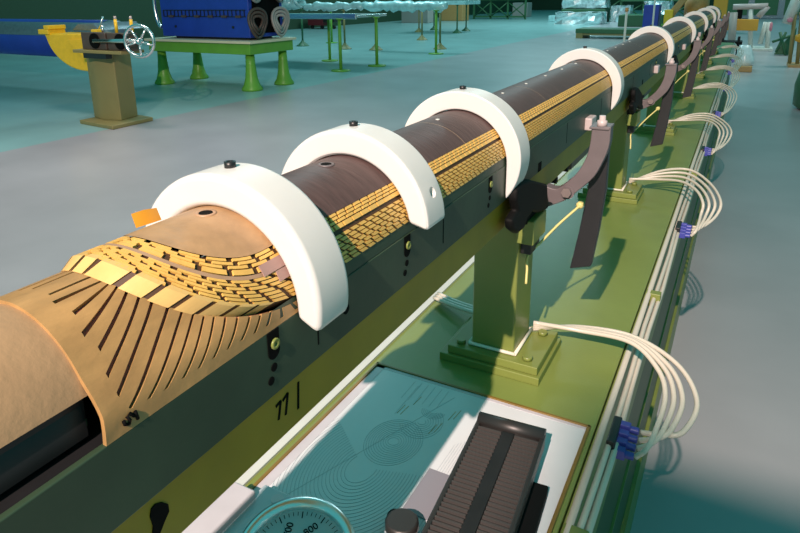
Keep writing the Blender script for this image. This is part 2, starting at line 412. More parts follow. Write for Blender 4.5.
# the wide cable faces that close the end of the outer winding
eb = MB(); strip(eb, K_OUT, K_LOW, R - .0005, .0632, HU)
eb.build('end_turn_bed', M['kbase'], coil)
ef = MB(); blocks = [-76, -72, -66, -58, -49, -38, -24, -8, 3, 24, 38, 49, 58, 66, 72, 76]
def uphi(phi):
    s = 1 if phi >= 0 else -1; x = abs(phi) / K_OUT[1]; return s * math.asin(min(1, x ** (NP / 2))) / (pi / 2)
for a, b in zip(blocks, blocks[1:]):
    ua, ub = uphi(a), uphi(b); g = (ub - ua) * .2
    us = [ua + (ub - g - ua) * i / 4 for i in range(5)]
    vs = []
    for u in us:
        sl = (ub - ua) * .12
        p = kpt(K_OUT, u + sl); q = kpt(K_LOW, u - sl * .2)
        P, Q = cp(p[0], p[1] - .0012, R), cp(q[0], q[1] - .0014, .0636)
        vs += [cp(p[0], p[1] + .003, R), P, Q, cp(q[0], q[1] + .003, .0625)]
    fs = [(4 * i + j, 4 * i + j + 1, 4 * i + j + 5, 4 * i + j + 4) for i in range(4) for j in range(3)] + [(0, 3, 2, 1), (16, 17, 18, 19)]
    ef.add(vs, fs)
ef.build('end_turn', M['endface'], coil)
# filler between the windings: tan tip, then dark segments
def pole(mb, y0, y1, r=R):
    na = 16; vs = []
    ny = 1; ys = [y0, y1]
    for y in ys:
        vs += [cp(-K_POLE[1] + 2 * K_POLE[1] * i / na, y, r) for i in range(na + 1)]
    n = na + 1
    return mb.add(vs, [(i, i + 1, i + n + 1, i + n) for i in range(na)], True)
tb = MB(); na = 16; vs = []; us = [i / 24 for i in range(0, 25)]
for u in us:
    ph, y = kpt(K_POLE, u if u > 0 else 1e-4)
    vs += [cp(-ph + 2 * ph * i / na, y, R + .0004) for i in range(na + 1)]
n = na + 1
tb.add(vs, [(j * n + i, j * n + i + 1, (j + 1) * n + i + 1, (j + 1) * n + i) for j in range(24) for i in range(na)], True)
pole(tb, K_POLE[0] + K_POLE[2], .362, R + .0004)
tip = tb.build('filler_tip', M['tip'], coil)
tip['label'] = 'tan rounded tip of the filler'
cuts = [.362, .70, 1.06, 1.42, 1.78, 2.2, 2.7, 3.3, 4.0, 5.0, 6.2, YE]
for a, b in zip(cuts, cuts[1:]):
    pole(MB(), a + .0004, b - .0004).build('filler_segment', M['pole'], coil)
sb = MB()
for y in cuts[1:-1]: pole(sb, y - .0006, y + .0006, R + .0001)
sb.build('segment_joint', M['spacer'], coil)
for y, par, m1 in ((.319, tip, M['spacer']), (.475, coil, M['mauvesteel'])):
    c = cp(1, y, R)
    h = MB().lathe((c.x, c.y, c.z - .0012), [(.0078, 0), (.0078, .0019), (.0060, .0021), (.0050, .0014)], 20).build('hole_rim', m1, par, root=coil)
    MB().lathe((c.x, c.y, c.z - .001), [(.0056, 0), (.0050, .0019)], 20).build('hole_bore', M['hole'], h if par is coil else par, root=coil)
db = MB()
for i in range(14):
    c = cp(1.5, .60 + i * .125, R); db.lathe(c, [(.0028, -.0006), (.0028, .0008), (.001, .001)], 10)
db.build('filler_screw', M['whitepaint'], coil)
# tape patch by the first clamp and the orange film tab behind the tip
MB().add([cp(a, y, R + .0010) for y in (.310, .352) for a in (53, 57, 60)], [(0, 1, 4, 3), (1, 2, 5, 4)]).add([cp(a, y, R + .0008) for y in (.322, .352) for a in (60.5, 64, 67)], [(0, 1, 4, 3), (1, 2, 5, 4)]).build('tape_patch', M['mauve'], coil, solid=.0008)
tabp = [at(p[0], p[1], 1, y) for p, y in (((131, 214), .292), ((143, 210), .30), ((156, 208), .312), ((161, 220), .312), ((149, 224), .30), ((136, 228), .292))]
MB().add(tabp, [(0, 1, 4, 5), (1, 2, 3, 4)]).build('film_tab', M['orange'], coil, solid=.0006)
tip_patch = None

# slotted end piece and plain tube end
def rs(phi):
    f = min(1, max(0, (abs(phi) - 55) / 27)); f = f * f * (3 - 2 * f); return .0633 + f * .0062
def lowy(phi):
    x = min(1, abs(phi) / K_LOW[1]); return K_LOW[0] + K_LOW[2] * (1 - math.sqrt(max(0, 1 - x ** NP)))
SL = [(0, 0, .184), (7, 7, .184), (14.7, 14.3, .184), (18.5, 28.5, .183), (23, 41.3, .182), (28.5, 54.7, .180), (34.7, 66, .180), (40.8, 76, .179), (48, 84.5, .182),
      (53.9, 85.2, .195), (58.2, 85.7, .207), (61.9, 85.8, .221), (65.1, 85.9, .234), (68.6, 85.5, .247), (72, 85.5, .260), (75.3, 85.6, .273), (77.8, 86.5, .286), (80, 87, .299), (81.8, 88, .316), (83.2, 89, .334), (83.9, 89.5, .352)]
def slu(u):
    i = min(int(u), len(SL) - 2); f = u - i; return [a + (b - a) * f for a, b in zip(SL[i], SL[i + 1])]
def spt(u, v):
    tph, eph, ey = slu(u); ty = lowy(tph)
    if v <= 1:
        c = .10 * v * (1 - v)            # slight bow of the slots
        return tph + (eph - tph) * (v + c * .9), ty + (ey - ty) * (v - c * .4)
    f = (v - 1) / .15
    if eph < 84: e = (eph * 1.02, .1715 + .00002 * (90 - eph))
    elif u <= 8.0: e = (90.5, .1700)
    else: e = (90.5, ey - .006)
    if u > 7 and u < 8:
        k = u - 7; e = (77.5 + (90.5 - 77.5) * k, .1718 - .0018 * k)
    return eph + (e[0] - eph) * f, ey + (e[1] - ey) * f
def saddle(sign):
    mb = MB(); W = .125; us = []
    NS = len(SL) - 1
    for i in range(NS):
        us += [i + W, i + .5, i + 1 - W] if i else [0, W + .1, .5, 1 - W]
    vs = [k / 11 for k in range(12)] + [1.15]
    us = sorted(set(round(x, 4) for x in us + [i - W for i in range(1, NS)] + [i for i in range(1, NS)] + [NS]))
    idx = {}; V = []
    for i, u in enumerate(us):
        for j, v in enumerate(vs):
            p, y = spt(u, v); V.append(cp(sign * p, y, rs(p) + (.0005 if v > 1 else 0)))
    n = len(vs); F = []
    for i in range(len(us) - 1):
        mid = (us[i] + us[i + 1]) / 2; near = round(mid); slot = abs(mid - near) < W and 1 <= near < NS
        for j in range(n - 1):
            if slot and 0 <= j < 10 - (near % 2 if near < 6 else 0): continue
            F.append((i * n + j, i * n + j + 1, (i + 1) * n + j + 1, (i + 1) * n + j))
    mb.add(V, F); return mb
sad = saddle(1); s2 = saddle(-1); sad.add(s2.v, s2.f)
so = sad.build('slotted_end_piece', M['saddle'], coil, solid=.0027)
gb = MB()
for sg in (1, -1):
    V = []; nu = 40; nv = 8
    for i in range(nu + 1):
        for j in range(nv + 1):
            p, y = spt(17 * i / nu * .9999, j / nv * 1.10); V.append(cp(sg * p, y, rs(p) - .0023))
    gb.add(V, [(i * (nv + 1) + j, i * (nv + 1) + j + 1, (i + 1) * (nv + 1) + j + 1, (i + 1) * (nv + 1) + j) for i in range(nu) for j in range(nv)], True)
gb.build('groove_bed', M['groove'], so, root=coil)
# hand-written S1 on the end piece
wr = MB()
def sstroke(pts, w=1.1):
    P = []
    for x, y in pts:
        # intersect the view of the writing with the end piece surface
        d = RM @ Vector((x - 395, y - 175, 630)); o = CAM - Vector((CX, 0, CZ)); r = .0701
        a = d.x ** 2 + d.z ** 2; b = 2 * (d.x * o.x + d.z * o.z); c = o.x ** 2 + o.z ** 2 - r * r
        k = (-b - math.sqrt(max(0, b * b - 4 * a * c))) / 2 / a; P.append(CAM + d * k)
    wr.tube(P, .0010, 6)
sstroke([(134.5, 416), (130, 413.5), (127, 417), (130, 420), (129.5, 424), (125, 424.5), (123.5, 421)])
sstroke([(135, 411), (138, 419)])
wr.build('marker_writing', M['hole'], so, root=coil)
tu = MB(); ang = [-67 + 134 * i / 40 for i in range(41)]
tu.add([cp(a, y, .0618) for y in (-.6, .176) for a in ang], [(i, i + 1, i + 42, i + 41) for i in range(40)], True)
tube_end = tu.build('plain_end_shell', M['tube'], coil, solid=.004)
MB().add([cp(a, y, .0560) for y in (-.6, .17) for a in [-89 + 178 * i / 40 for i in range(41)]], [(i, i + 1, i + 42, i + 41) for i in range(40)], True).build('inner_mandrel', M['blackm'], coil)
MB().box(-.389, -.283, -.6, .172, CZ, 1.202).build('shadow_gap_bar', M['blackm'], coil)  # black block stands in for the shadow gap under the end shell
MB().box(-.286, -.2824, -.6, .172, 1.182, 1.1866).build('green_bead', M['panel'], coil)
MB().add([cp(a, y, .0614) for a, y in ((8, .08), (9.5, .148), (11, .148), (9.5, .08))], [(0, 1, 2, 3)]).build('scratch_mark', M['hole'], tube_end, root=coil)

# ------------------------------------------------------------------ white clamps
def ro(phi): return .0965 - .0105 * min(1, abs(phi) / 128) ** 2
def ring_a(end):            # blunt ends
    ins = [(a, .0706) for a in [-end + 2 * end * i / 40 for i in range(41)]]
    out = [(a, ro(a)) for a in [end + 5 - (2 * end + 10) * i / 44 for i in range(45)]]
    return [(CX + r * sin(rad(a)), CZ + r * cos(rad(a))) for a, r in ins + out]
def ring_b():               # pointed ends that run down past the side plate
    ins = [(CX + .0712 * sin(rad(a)), CZ + .0712 * cos(rad(a))) for a in [-90 + 180 * i / 40 for i in range(41)]]
    e = 124
    out = [(CX + ro(a) * sin(rad(a)), CZ + ro(a) * cos(rad(a))) for a in [e - 2 * e * i / 60 for i in range(61)]]
    return ins + [(CX + .0712, CZ - .040)] + out + [(CX - .0712, CZ - .040)]
W_ = .043
def make_clamp(kind, end, label):
    c = thing('clamp_ring', label, 'clamp', (CX, 0, CZ + .0706), 'white horseshoe clamps over the coil')
    body = MB().prism(ring_a(end) if kind == 'a' else ring_b(), 1, 0, W_).build('ring_body', M['nylon'], c, bevel=.007 if kind == 'a' else .005)
    if kind == 'a' and end < 90:
        d = Vector((sin(rad(66)), 0, cos(rad(66)))); p = Vector((CX, .023, CZ)) + d * ro(66)
        cut = MB().tube([p - d * .009, p - d * .004, p + d * .012], [.0015, .0045, .009], 24).build('cutter', M['nylon'], c)
        q = body.modifiers.new('dimple', 'BOOLEAN'); q.operation = 'DIFFERENCE'; q.object = cut; q.solver = 'EXACT'
        bpy.context.view_layer.update()
        me = bpy.data.meshes.new_from_object(body.evaluated_get(bpy.context.evaluated_depsgraph_get()))
        body.modifiers.clear(); body.data = me; es = body.modifiers.new('edges', 'EDGE_SPLIT'); es.split_angle = rad(28)
        for pl in me.polygons: pl.use_smooth = True
        bpy.data.objects.remove(cut)
    s = MB().lathe((CX - .004, W_ * .55, CZ + .0955), [(.0045, 0), (.0045, .0055), (.0024, .0055), (.0022, .003)], 18).build('clamp_screw', M['blackm'], c)
    return c
CY = [.330, .510, .797, 1.565, 2.75, 3.93, 5.08, 6.25, 7.1]
clA = make_clamp('a', 94, 'large white clamp nearest the camera, over the tan coil end'); clA.location.y = CY[0]
clB = make_clamp('a', 82, 'second white clamp from the camera, with round countersink on its side'); clB.location.y = CY[1]
clC = make_clamp('b', 0, 'third white clamp from the camera, pointed tip beside the black sleeve'); clC.location.y = CY[2]
for i in range(3, 9):
    c = copy_tree(clC, label=ORD[i] + ' white clamp from the camera along the coil'); c.location.y = CY[i]

# ------------------------------------------------------------------ hoses and connectors
def hose_path(k, dy, near):
    z = ZT + .006
    s = Vector((-.274, 1.008 + dy + .004, ZT + .034 + .004 * k))
    ex = [.002, -.018, -.030, -.042][k]; ly = [.0, -.012, -.020, -.032][k]
    ce = Vector((-.066, .842 + dy - .014 * (3 - k if False else k) + (.0), ZT - .012 - .004 * k))
    ce.y = .826 + dy + .0145 * (3 - k)
    P = [s, Vector((-.20, 1.045 + dy + ly * .4, ZT + .040)), Vector((-.11, 1.055 + dy + ly, ZT + .040 + .002 * k)),
         Vector((-.035 + ex * .6, 1.015 + dy + ly * .9, ZT + .030)), Vector((0 + ex, .945 + dy + ly * .3, ZT + .016)),
         Vector((-.012 + ex * .8, .880 + dy - .004 * k, ZT + .002)), Vector((-.040 + ex * .3, (ce.y + .858 + dy) / 2 + .008 - .006 * k, ZT - .008)), ce]
    return spline(P, 8)
HN = ['first', 'second', 'third', 'fourth']
PN = ['nearest', 'second', 'third', 'fourth', 'fifth', 'sixth', 'seventh']
CONN = [.849, 1.817, 2.842, 3.78, 4.85, 5.85, 6.9]          # middle of each connector block along the bench
def far_path(k, dy, yc):
    y0 = 1.012 + dy; e = k * .016; ce = Vector((-.066, yc + .0145 * (1.5 - k), ZT - .012 - .004 * k))
    P = [Vector((-.272, y0, ZT + .033 + .004 * k)), Vector((-.185, y0 + .045 - e * .8, ZT + .062 + .006 * (1.5 - k))), Vector((-.105 - e * .3, y0 + .070 - e * 2.2, ZT + .072 + .004 * (1.5 - k))),
         Vector((-.040 - e * .7, y0 - .015 - e * 1.8, ZT + .064)), Vector((-.006 - e * .9, y0 - .12 - e * .8 - .2 * max(0, y0 - yc - .28), ZT + .044)),
         Vector((-.012 - e * .8, (y0 + yc) / 2 - .045 - e * .3, ZT + .014)), Vector((-.040 - e * .3, yc + .022 - .012 * k, ZT - .006)), ce]
    return spline(P, 8)
for i, dy in enumerate(PY):
    for k in range(4):
        lab = ('outermost' if k == 0 else 'innermost' if k == 3 else HN[k] + ' from outside') + ' milky hose looping from foot of ' + PN[i] + ' post to blue connector'
        P = hose_path(k, 0, True) if i == 0 else far_path(k, dy, CONN[i])
        solo(MB().tube(P, .0040, 10), 'air_hose', M['hose'], lab, 'hose', 'milky hoses looping beside the posts', loc=P[0])
cb = thing('hose_connector', '', 'connector', (-.088, .825, ZT - .02), 'blue hose connectors on the bench edge')
MB().box(-.106, -.094, .815, .880, ZT - .030, ZT - .002).build('connector_base', M['blackm'], cb, bevel=.002)
for k in range(4):
    y = .826 + .0145 * (3 - k); z = ZT - .012 - .004 * k
    MB().box(-.099, -.080, y - .006, y + .006, z - .008, z + .008).cyl((-.082, y, z), (-.068, y, z), .0056, n=12).build('push_fitting', M['blueconn'], cb, bevel=.0015)
for i, dy in enumerate(PY):
    c = cb if i == 0 else copy_tree(cb); c.location = (-.088, .825 + CONN[i] - .849, ZT - .02)
    c['label'] = 'blue block of four hose connectors beside the ' + PN[i] + ' hose loop on bench edge'
hb = MB()
for k in range(3): hb.tube(spline([(-.503, 1.08 + .01 * k, ZT + .012), (-.44, 1.05 + .009 * k, ZT + .02), (-.37, 1.025 + .008 * k, ZT + .03), (-.33, 1.019 + .003 * k, ZT + .034)], 6), .0042, 8)
solo(hb, 'hose_run', M['hose'], 'three pale hoses crossing the bench behind the nearest post to white strip', 'hose')

# ------------------------------------------------------------------ drawing plate on the bench
t = thing('drawing_board', 'framed board with a contour drawing lying on the bench in front', 'drawing board', (-.31, .5, ZT))
bx0, bx1, by0, by1 = -.4885, -.1355, .15, .823
MB().box(bx0, bx1, by0, by1, ZT, ZT + .003).build('sheet', M['sheet'], t)
fr = MB(); w = .005
fr.box(bx0 - w, bx0, by0, by1 + w, ZT, ZT + .0055).box(bx1, bx1 + w, by0, by1 + w, ZT, ZT + .0055).box(bx0 - w, bx1 + w, by1, by1 + w, ZT, ZT + .0055)
fr.build('frame_trim', M['trim'], t, bevel=.001)
MB().box(bx0, bx0 + .014, by0, by1, ZT + .003, ZT + .0035).box(bx0, bx1, by1 - .006, by1, ZT + .003, ZT + .0035).build('paper_margin', M['slate'], t)
ln = MB(); zz = ZT + .0031
def oval(cx, cy, a, b, n=40, rr=.00035, a0=0, a1=360, m=ln):
    pts = [(cx + a * cos(rad(x)), cy + b * sin(rad(x)), zz) for x in [a0 + (a1 - a0) * i / n for i in range(n + 1)]]
    m.tube(pts, rr, 4, cap=False)
for k in range(20): oval(-.385, .600, .020 + .0044 * k, .030 + .0062 * k, 36, a0=150, a1=372)
for k in range(11): oval(-.372, .665, .008 + .0032 * k, .008 + .0042 * k, 32)
for k in range(8): oval(-.355, .722, .006 + .0036 * k, .006 + .0045 * k, 28, a0=-150, a1=60)
for k in range(5): oval(-.350, .752, .006 + .003 * k, .005 + .003 * k, 20, a0=-180, a1=10)
for k in range(16): ln.tube([(-.295 + .0036 * k, .50, zz), (-.292 + .0036 * k, .70 + .004 * (k % 5), zz)], .00022, 4, cap=False)
ln.tube([(-.45, .50, zz), (-.335, .80, zz)], .0003, 4, cap=False); ln.tube([(-.40, .72, zz), (-.40, .80, zz)], .0003, 4, cap=False)
for k in range(6): ln.tube([(-.41 + .012 * k, .76, zz), (-.41 + .012 * k, .81, zz)], .0003, 4, cap=False)
ln.build('drawing_lines', M['ink'], t)
gl = MB()
for (x, y) in ((-.398, .735), (-.392, .735), (-.335, .715), (-.329, .722), (-.385, .765), (-.322, .756), (-.316, .762)): gl.tube([(x, y - .012, zz), (x + .002, y + .012, zz)], .0005, 4)
gl.build('ochre_marks', M['goldink'], t)
solo(MB().box(-.303, -.262, .560, .640, ZT + .0035, ZT + .0045), 'paper_slip', M['slip'], 'grey paper slip lying on the drawing beside the ribbed pedal', 'paper')

# ------------------------------------------------------------------ ribbed foot pedal
t = thing('foot_pedal', 'black ribbed foot pedal lying on the drawing board', 'pedal', (-.205, .6, ZT + .003)); t.rotation_euler = (0, 0, rad(4)); t.location = (-.197, .6, ZT + .003)
z0 = ZT + .003
def top(y): return z0 + .047 - (.728 - y) * .02
x0, x1 = -.2615, -.1735; ye = .40
MB().prism([(ye, z0), (.716, z0), (.722, z0 + .040), (ye, z0 + .033)], 0, x0 + .004, x1 - .004).build('pedal_body', M['pedal'], t, bevel=.004)
MB().cyl((x0 - .002, .722, z0 + .040), (x1 + .002, .722, z0 + .040), .0105, n=20).build('end_roll', M['pedal'], t)
for (xa, xb) in ((x0 + .002, x0 + .035), (x0 + .053, x1 - .002)):
    rb = MB(); y = .704
    while y > ye:
        z = z0 + .0395 - (.722 - y) * .0215
        rb.prism([(y - .0018, z - .003), (y + .0018, z - .003), (y + .0012, z + .0038), (y - .0012, z + .0038)], 0, xa, xb); y -= .0072
    rb.build('tread_ribs', M['rib'], t)
MB().prism([(ye, z0 + .034), (.708, z0 + .0395), (.708, z0 + .043), (ye, z0 + .037)], 0, x0 + .036, x0 + .052).build('centre_groove', M['blackm'], t)
for xx in (x0 - .003, x1 - .003):
    MB().prism([(ye, z0 + .018), (.72, z0 + .024), (.722, z0 + .044), (ye, z0 + .037)], 0, xx, xx + .006).build('side_lip', M['pedal'], t, bevel=.0015)
MB().prism([(ye, z0), (.66, z0), (.668, z0 + .012), (ye, z0 + .012)], 0, x1 - .004, x1 + .020).build('base_flange', M['black'], t, bevel=.002)
# knob
t = thing('thumb_screw', 'small black knurled knob standing on drawing left of the ribbed pedal', 'knob', (-.284, .525, z0))
MB().lathe((-.284, .525, z0), [(.012, 0), (.012, .010), (.018, .011), (.020, .014), (.020, .022), (.017, .025)], 18).build('knob_body', M['pedal'], t)
MB().lathe((-.298, .533, z0), [(.010, 0), (.010, .016), (.008, .020)], 14).build('knob_stem', M['black'], t)

# ------------------------------------------------------------------ gauge on its block
t = thing('gauge_block', 'pale grey metal block with teal plate under the round gauge', 'block', (-.44, .43, ZT + .0035))
MB().box(-.497, -.462, .20, .478, ZT + .0055, .817).build('block_body', M['slate'], t, bevel=.004)
MB().box(-.468, -.34, .24, .500, ZT + .0055, .806).build('base_plate', M['dial'], t, bevel=.002)
MB().lathe((-.4675 + .03, .487, .806), [(.008, 0), (.008, .0006)], 20).build('oval_mark', M['slate'], t)
g = thing('round_gauge', 'round chrome-rimmed gauge with pale dial at the bottom edge of photo', 'gauge', (-.358, .395, .806))
gc = Vector((-.342, .402, .845)); nrm = Vector((.10, -.22, 1)).normalized()
tx = Vector((1, .45, 0)); tx = (tx - nrm * tx.dot(nrm)).normalized(); ty = nrm.cross(tx)
GM = Matrix((tx, ty, nrm)).transposed().to_4x4(); GM.translation = gc
RG = .064
MB().lathe((0, 0, 0), [(RG * .6, -.036), (RG * .95, -.028), (RG * .97, -.004)], 40).xf(GM).build('gauge_case', M['blackm'], g)
rim = MB(); prof = [(RG * .81, -.002), (RG * .82, .004), (RG * .90, .009), (RG * .98, .008), (RG, .003), (RG, -.010), (RG * .95, -.012)]
rim.lathe((0, 0, 0), prof, 48); rim.f = rim.f[:-2]; rim.sm = rim.sm[:-2]; rim.xf(GM).build('rim', M['chrome'], g)
face = MB().lathe((0, 0, 0), [(RG * .9, -.003), (RG * .9, -.001)], 40).xf(GM).build('dial_face', M['dial'], g)
tk = MB()
for i in range(60):
    a = rad(i * 6 + 3); r1 = RG * .78; r0 = RG * (.66 if i % 5 == 0 else .71); d = Vector((cos(a), sin(a), 0)); n_ = Vector((-sin(a), cos(a), 0)) * (.0006 if i % 5 == 0 else .00035)
    tk.add([d * r0 - n_, d * r1 - n_, d * r1 + n_, d * r0 + n_], [(0, 1, 2, 3)])
for v in range(len(tk.v)): tk.v[v].z = -.0006
tk.xf(GM).build('tick_marks', M['hole'], face, root=g)
def text_mesh(s, size, mtx, name, m, parent, root):
    cu = bpy.data.curves.new('txt', 'FONT'); cu.body = s; cu.size = size; cu.align_x = 'CENTER'; cu.align_y = 'CENTER'; cu.extrude = .0002
    o = bpy.data.objects.new('txt', cu); COL.objects.link(o)
    dg = bpy.context.evaluated_depsgraph_get(); me = bpy.data.meshes.new_from_object(o.evaluated_get(dg)); bpy.data.objects.remove(o)
    b = MB().add([mtx @ v.co for v in me.vertices], [tuple(p.vertices) for p in me.polygons]); bpy.data.meshes.remove(me)
    return b.build(name, m, parent, root=root)
for s, a in (('800', 72), ('700', 116), ('900', 28), ('600', 160)):
    th = rad(a); m_ = GM @ Matrix.Translation((RG * .50 * cos(th), RG * .50 * sin(th), -.0005)) @ Matrix.Rotation(th - pi / 2 + rad(58), 4, 'Z')
    text_mesh(s, .0110, m_, 'dial_number', M['hole'], face, g)
nd = MB(); a = rad(122); d = Vector((cos(a), sin(a), 0)); n_ = Vector((-sin(a), cos(a), 0)) * .0012
nd.add([-d * .012 - n_ + Vector((0, 0, .0012)), d * .040 + Vector((0, 0, .0012)), -d * .012 + n_ + Vector((0, 0, .0012))], [(0, 1, 2)]).lathe((0, 0, -.001), [(.004, 0), (.004, .003)], 12)
nd.xf(GM).build('needle', M['hole'], g)

# ------------------------------------------------------------------ handwheel stand, cradle, tank
t = thing('handwheel_stand', 'khaki steel stand with spoked handwheel on the left floor', 'machine stand', (-6.33, 4.95, 0))
f2 = lambda x, y: (lambda q: (q.x, q.y))(at(x, y, 2, .045))
b1, b2, b3 = Vector(f2(79.5, 120)), Vector(f2(112.5, 126)), Vector(f2(153, 117)); b4 = b1 + b3 - b2
MB().prism([tuple(b1), tuple(b2), tuple(b3), tuple(b4)], 2, 0, .045).build('base_plate', M['stand'], t, bevel=.008)
c1, c2, c3, c4 = [Vector(f2(*p)) for p in ((94.5, 117), (103.5, 120), (121.5, 120.5), (138, 116))]; c5 = c4 + Vector((-.42, .12))
MB().prism([tuple(c1), tuple(c2), tuple(c3), tuple(c4), tuple(c5)], 2, .045, .82).build('column', M['stand'], t, bevel=.008)
MB().box(-6.74, -5.93, 4.66, 4.98, .82, .855).build('top_plate', M['stand'], t, bevel=.006)
MB().box(-6.56, -6.18, 4.66, 4.74, .765, .82).build('drawer_slot', M['blackm'], t)
for x0, x1 in ((-6.64, -6.23), (-6.20, -5.83)):
    b_ = MB().box(x0, x1, 4.72, 4.83, .855, 1.045).build('bearing_block', M['brownsteel'], t, bevel=.01)
    MB().lathe(((x0 + x1) / 2 + .03, 4.72, .955), [(.085, -.012), (.085, .01)], 24, axis=1).build('bore', M['hole'], b_, root=t)
MB().cyl((-6.40, 4.70, .955), (-5.64, 4.70, .972), .024, n=14).build('shaft', M['steel'], t)
for x in (-6.10, -5.85):
    p = MB().cyl((x, 4.78, 1.04), (x, 4.78, 1.19), .018, n=12).build('locating_pin', M['yellow'], t)
    MB().cyl((x, 4.78, 1.19), (x, 4.78, 1.225), .017, .012, 12).build('pin_cap', M['pinkmetal'], p, root=t)
MB().cyl((-6.33, 4.78, 1.04), (-6.33, 4.78, 1.12), .014, n=10).build('small_pin', M['steel'], t)
wc = Vector((-5.66, 4.70, .970)); wn = Vector((.35, -1, .0)).normalized(); wx = Vector((1, .35, 0)).normalized(); wz = wn.cross(wx)
RW = .165; wp = lambda a, r: wc + wx * r * cos(a) + wz * r * sin(a)
hw = MB().tube([wp(k * 2 * pi / 40, RW) for k in range(40)], .018, 10, closed=True).build('handwheel_rim', M['steel'], t)
for k in range(5):
    a = k * 2 * pi / 5 + .95; MB().cyl(wp(a, .02), wp(a, RW - .008), .013, .010, 10).build('spoke', M['steel'], hw, root=t)
MB().cyl(wc - wn * .03, wc + wn * .02, .034, n=16).build('hub', M['steel'], hw, root=t)

t = thing('yellow_cradle', 'yellow half-round cradle behind the handwheel stand', 'cradle', (-7.25, 5.2, .0))
pf = [(-7.72, 1.0)] + [(-7.0 + .70 * cos(rad(a)), 1.02 + .46 * sin(rad(a))) for a in range(190, 272, 8)] + [(-6.9, .57), (-6.9, 1.01)]
MB().prism(pf, 1, 4.98, 5.35).build('cradle_body', M['yellow'], t, bevel=.02)
MB().box(-7.80, -7.60, 4.96, 5.2, .99, 1.05).box(-7.68, -7.58, 4.96, 5.2, 1.05, 1.10).build('hook', M['yellow'], t, bevel=.008)
MB().prism([(-7.25, .93), (-6.93, .95), (-6.93, .70), (-7.05, .78)], 1, 4.955, 4.98).build('gusset', M['yellow'], t, bevel=.006)
MB().box(-7.2, -7.0, 5.2, 5.4, 0, .60).build('cradle_leg', M['yellow'], t)
MB().cyl((-6.86, 5.1, 1.0), (-6.72, 5.1, 1.2), .012).build('latch_pin', M['steel'], t)
MB().box(-6.84, -6.74, 5.0, 5.1, 1.0, 1.06).build('latch', M['yellow'], t, bevel=.01)
t = thing('blue_tank', 'long blue horizontal tank with grey band at left edge behind yellow cradle', 'tank', (-11, 6.5, 0))
MB().cyl((-15, 6.6, .80), (-8.55, 6.6, .80), .30, n=40).build('tank_shell', M['blue'], t)
bd = MB(); bd.add([(x, 6.6 - .304 * cos(rad(a)), .80 + .304 * sin(rad(a))) for x in (-15, -8.5) for a in range(12, 61, 8)], [(i, i + 1, i + 8, i + 7) for i in range(6)], True); bd.build('side_band', M['greyblue'], t)
MB().lathe((-8.55, 6.6, .80), [(.30, 0), (.30, .1), (.2, .2), (.08, .22)], 30, axis=0).build('tank_end', M['greyblue'], t)
MB().prism([(-7.55, 1.03), (-7.0, 1.03), (-7.12, 1.12), (-7.42, 1.11)], 1, 5.25, 5.9).build('end_cap', M['greyblue'], t, bevel=.01)
for x in (-14.2, -13): MB().box(x - .2, x + .2, 6.4, 6.8, 0, .55).build('tank_saddle', M['blue'], t, bevel=.01)

# ------------------------------------------------------------------ green table and blue magnet
t = thing('trestle_table', 'bright green table with cream top edge and four flared legs', 'table', (-7.6, 8.0, 0))
MB().box(-8.85, -6.55, 7.45, 8.60, .725, .765).build('table_top', M['cream'], t, bevel=.006)
MB().box(-8.80, -6.60, 7.49, 8.56, .56, .725).build('apron', M['green'], t, bevel=.006)
for (x, y) in ((-8.66, 7.62), (-6.72, 7.62), (-6.72, 8.42), (-8.66, 8.42)):
    MB().lathe((x, y, 0), [(.165, 0), (.165, .03), (.125, .09), (.095, .20), (.075, .40), (.068, .56)], 24).build('leg', M['green'], t)
t = thing('blue_magnet', 'blue quadrupole magnet with black coil ends standing on green table', 'magnet', (-7.7, 8.05, .765))
MB().box(-8.62, -6.72, 7.66, 8.48, .80, 1.75).build('yoke', M['blue'], t, bevel=.012)
MB().box(-8.4, -6.9, 7.74, 8.4, .765, .80).build('feet_bar', M['blackm'], t)
ld = MB(); 
for z in (1.12, 1.22): ld.box(-8.55, -6.78, 7.645, 7.662, z - .006, z + .006)
for k in range(22): ld.box(-8.55 + k * .083, -8.54 + k * .083, 7.645, 7.662, 1.12, 1.22)
ld.build('cable_ladder', M['blackm'], t)
for k in range(6): MB().box(-8.42 + k * .29, -8.32 + k * .29, 7.630, 7.660, 1.105, 1.14).build('ladder_clip', M['brownsteel'], t)
for (x, z) in ((-8.30, .96), (-7.05, .96), (-7.05, 1.45)): MB().lathe((x, 7.66, z), [(.022, -.012), (.022, 0)], 10, axis=1).build('yoke_bolt', M['blackm'], t)
MB().box(-6.725, -6.712, 7.74, 8.40, .86, 1.7).build('end_recess', M['hole'], t)
for sy in (-1, 1):
    for sz in (-1, 1):
        c0 = Vector((-6.66, 8.07 + sy * .28, 1.29 + sz * .27)); o_ = MB(); 
        for rr, mm in ((.22, 0), (.165, 0), (.11, 0)):
            o_.tube([c0 + Vector((.03 * sin(a * 2), rr * cos(a) * .9, rr * sin(a))) for a in [k * 2 * pi / 24 for k in range(24)]], .024, 8, closed=True)
        o_.build('coil_end', M['brownsteel'] if sy * sz > 0 else M['grey'], t)
MB().tube([(-8.70, 7.75, 1.50 + .26 * sin(a)) if False else (-8.70 - .12 * cos(a), 7.72, 1.30 + .36 * sin(a)) for a in [-pi / 2 + k * pi / 14 for k in range(15)]], .03, 8).build('side_handle', M['steel'], t)

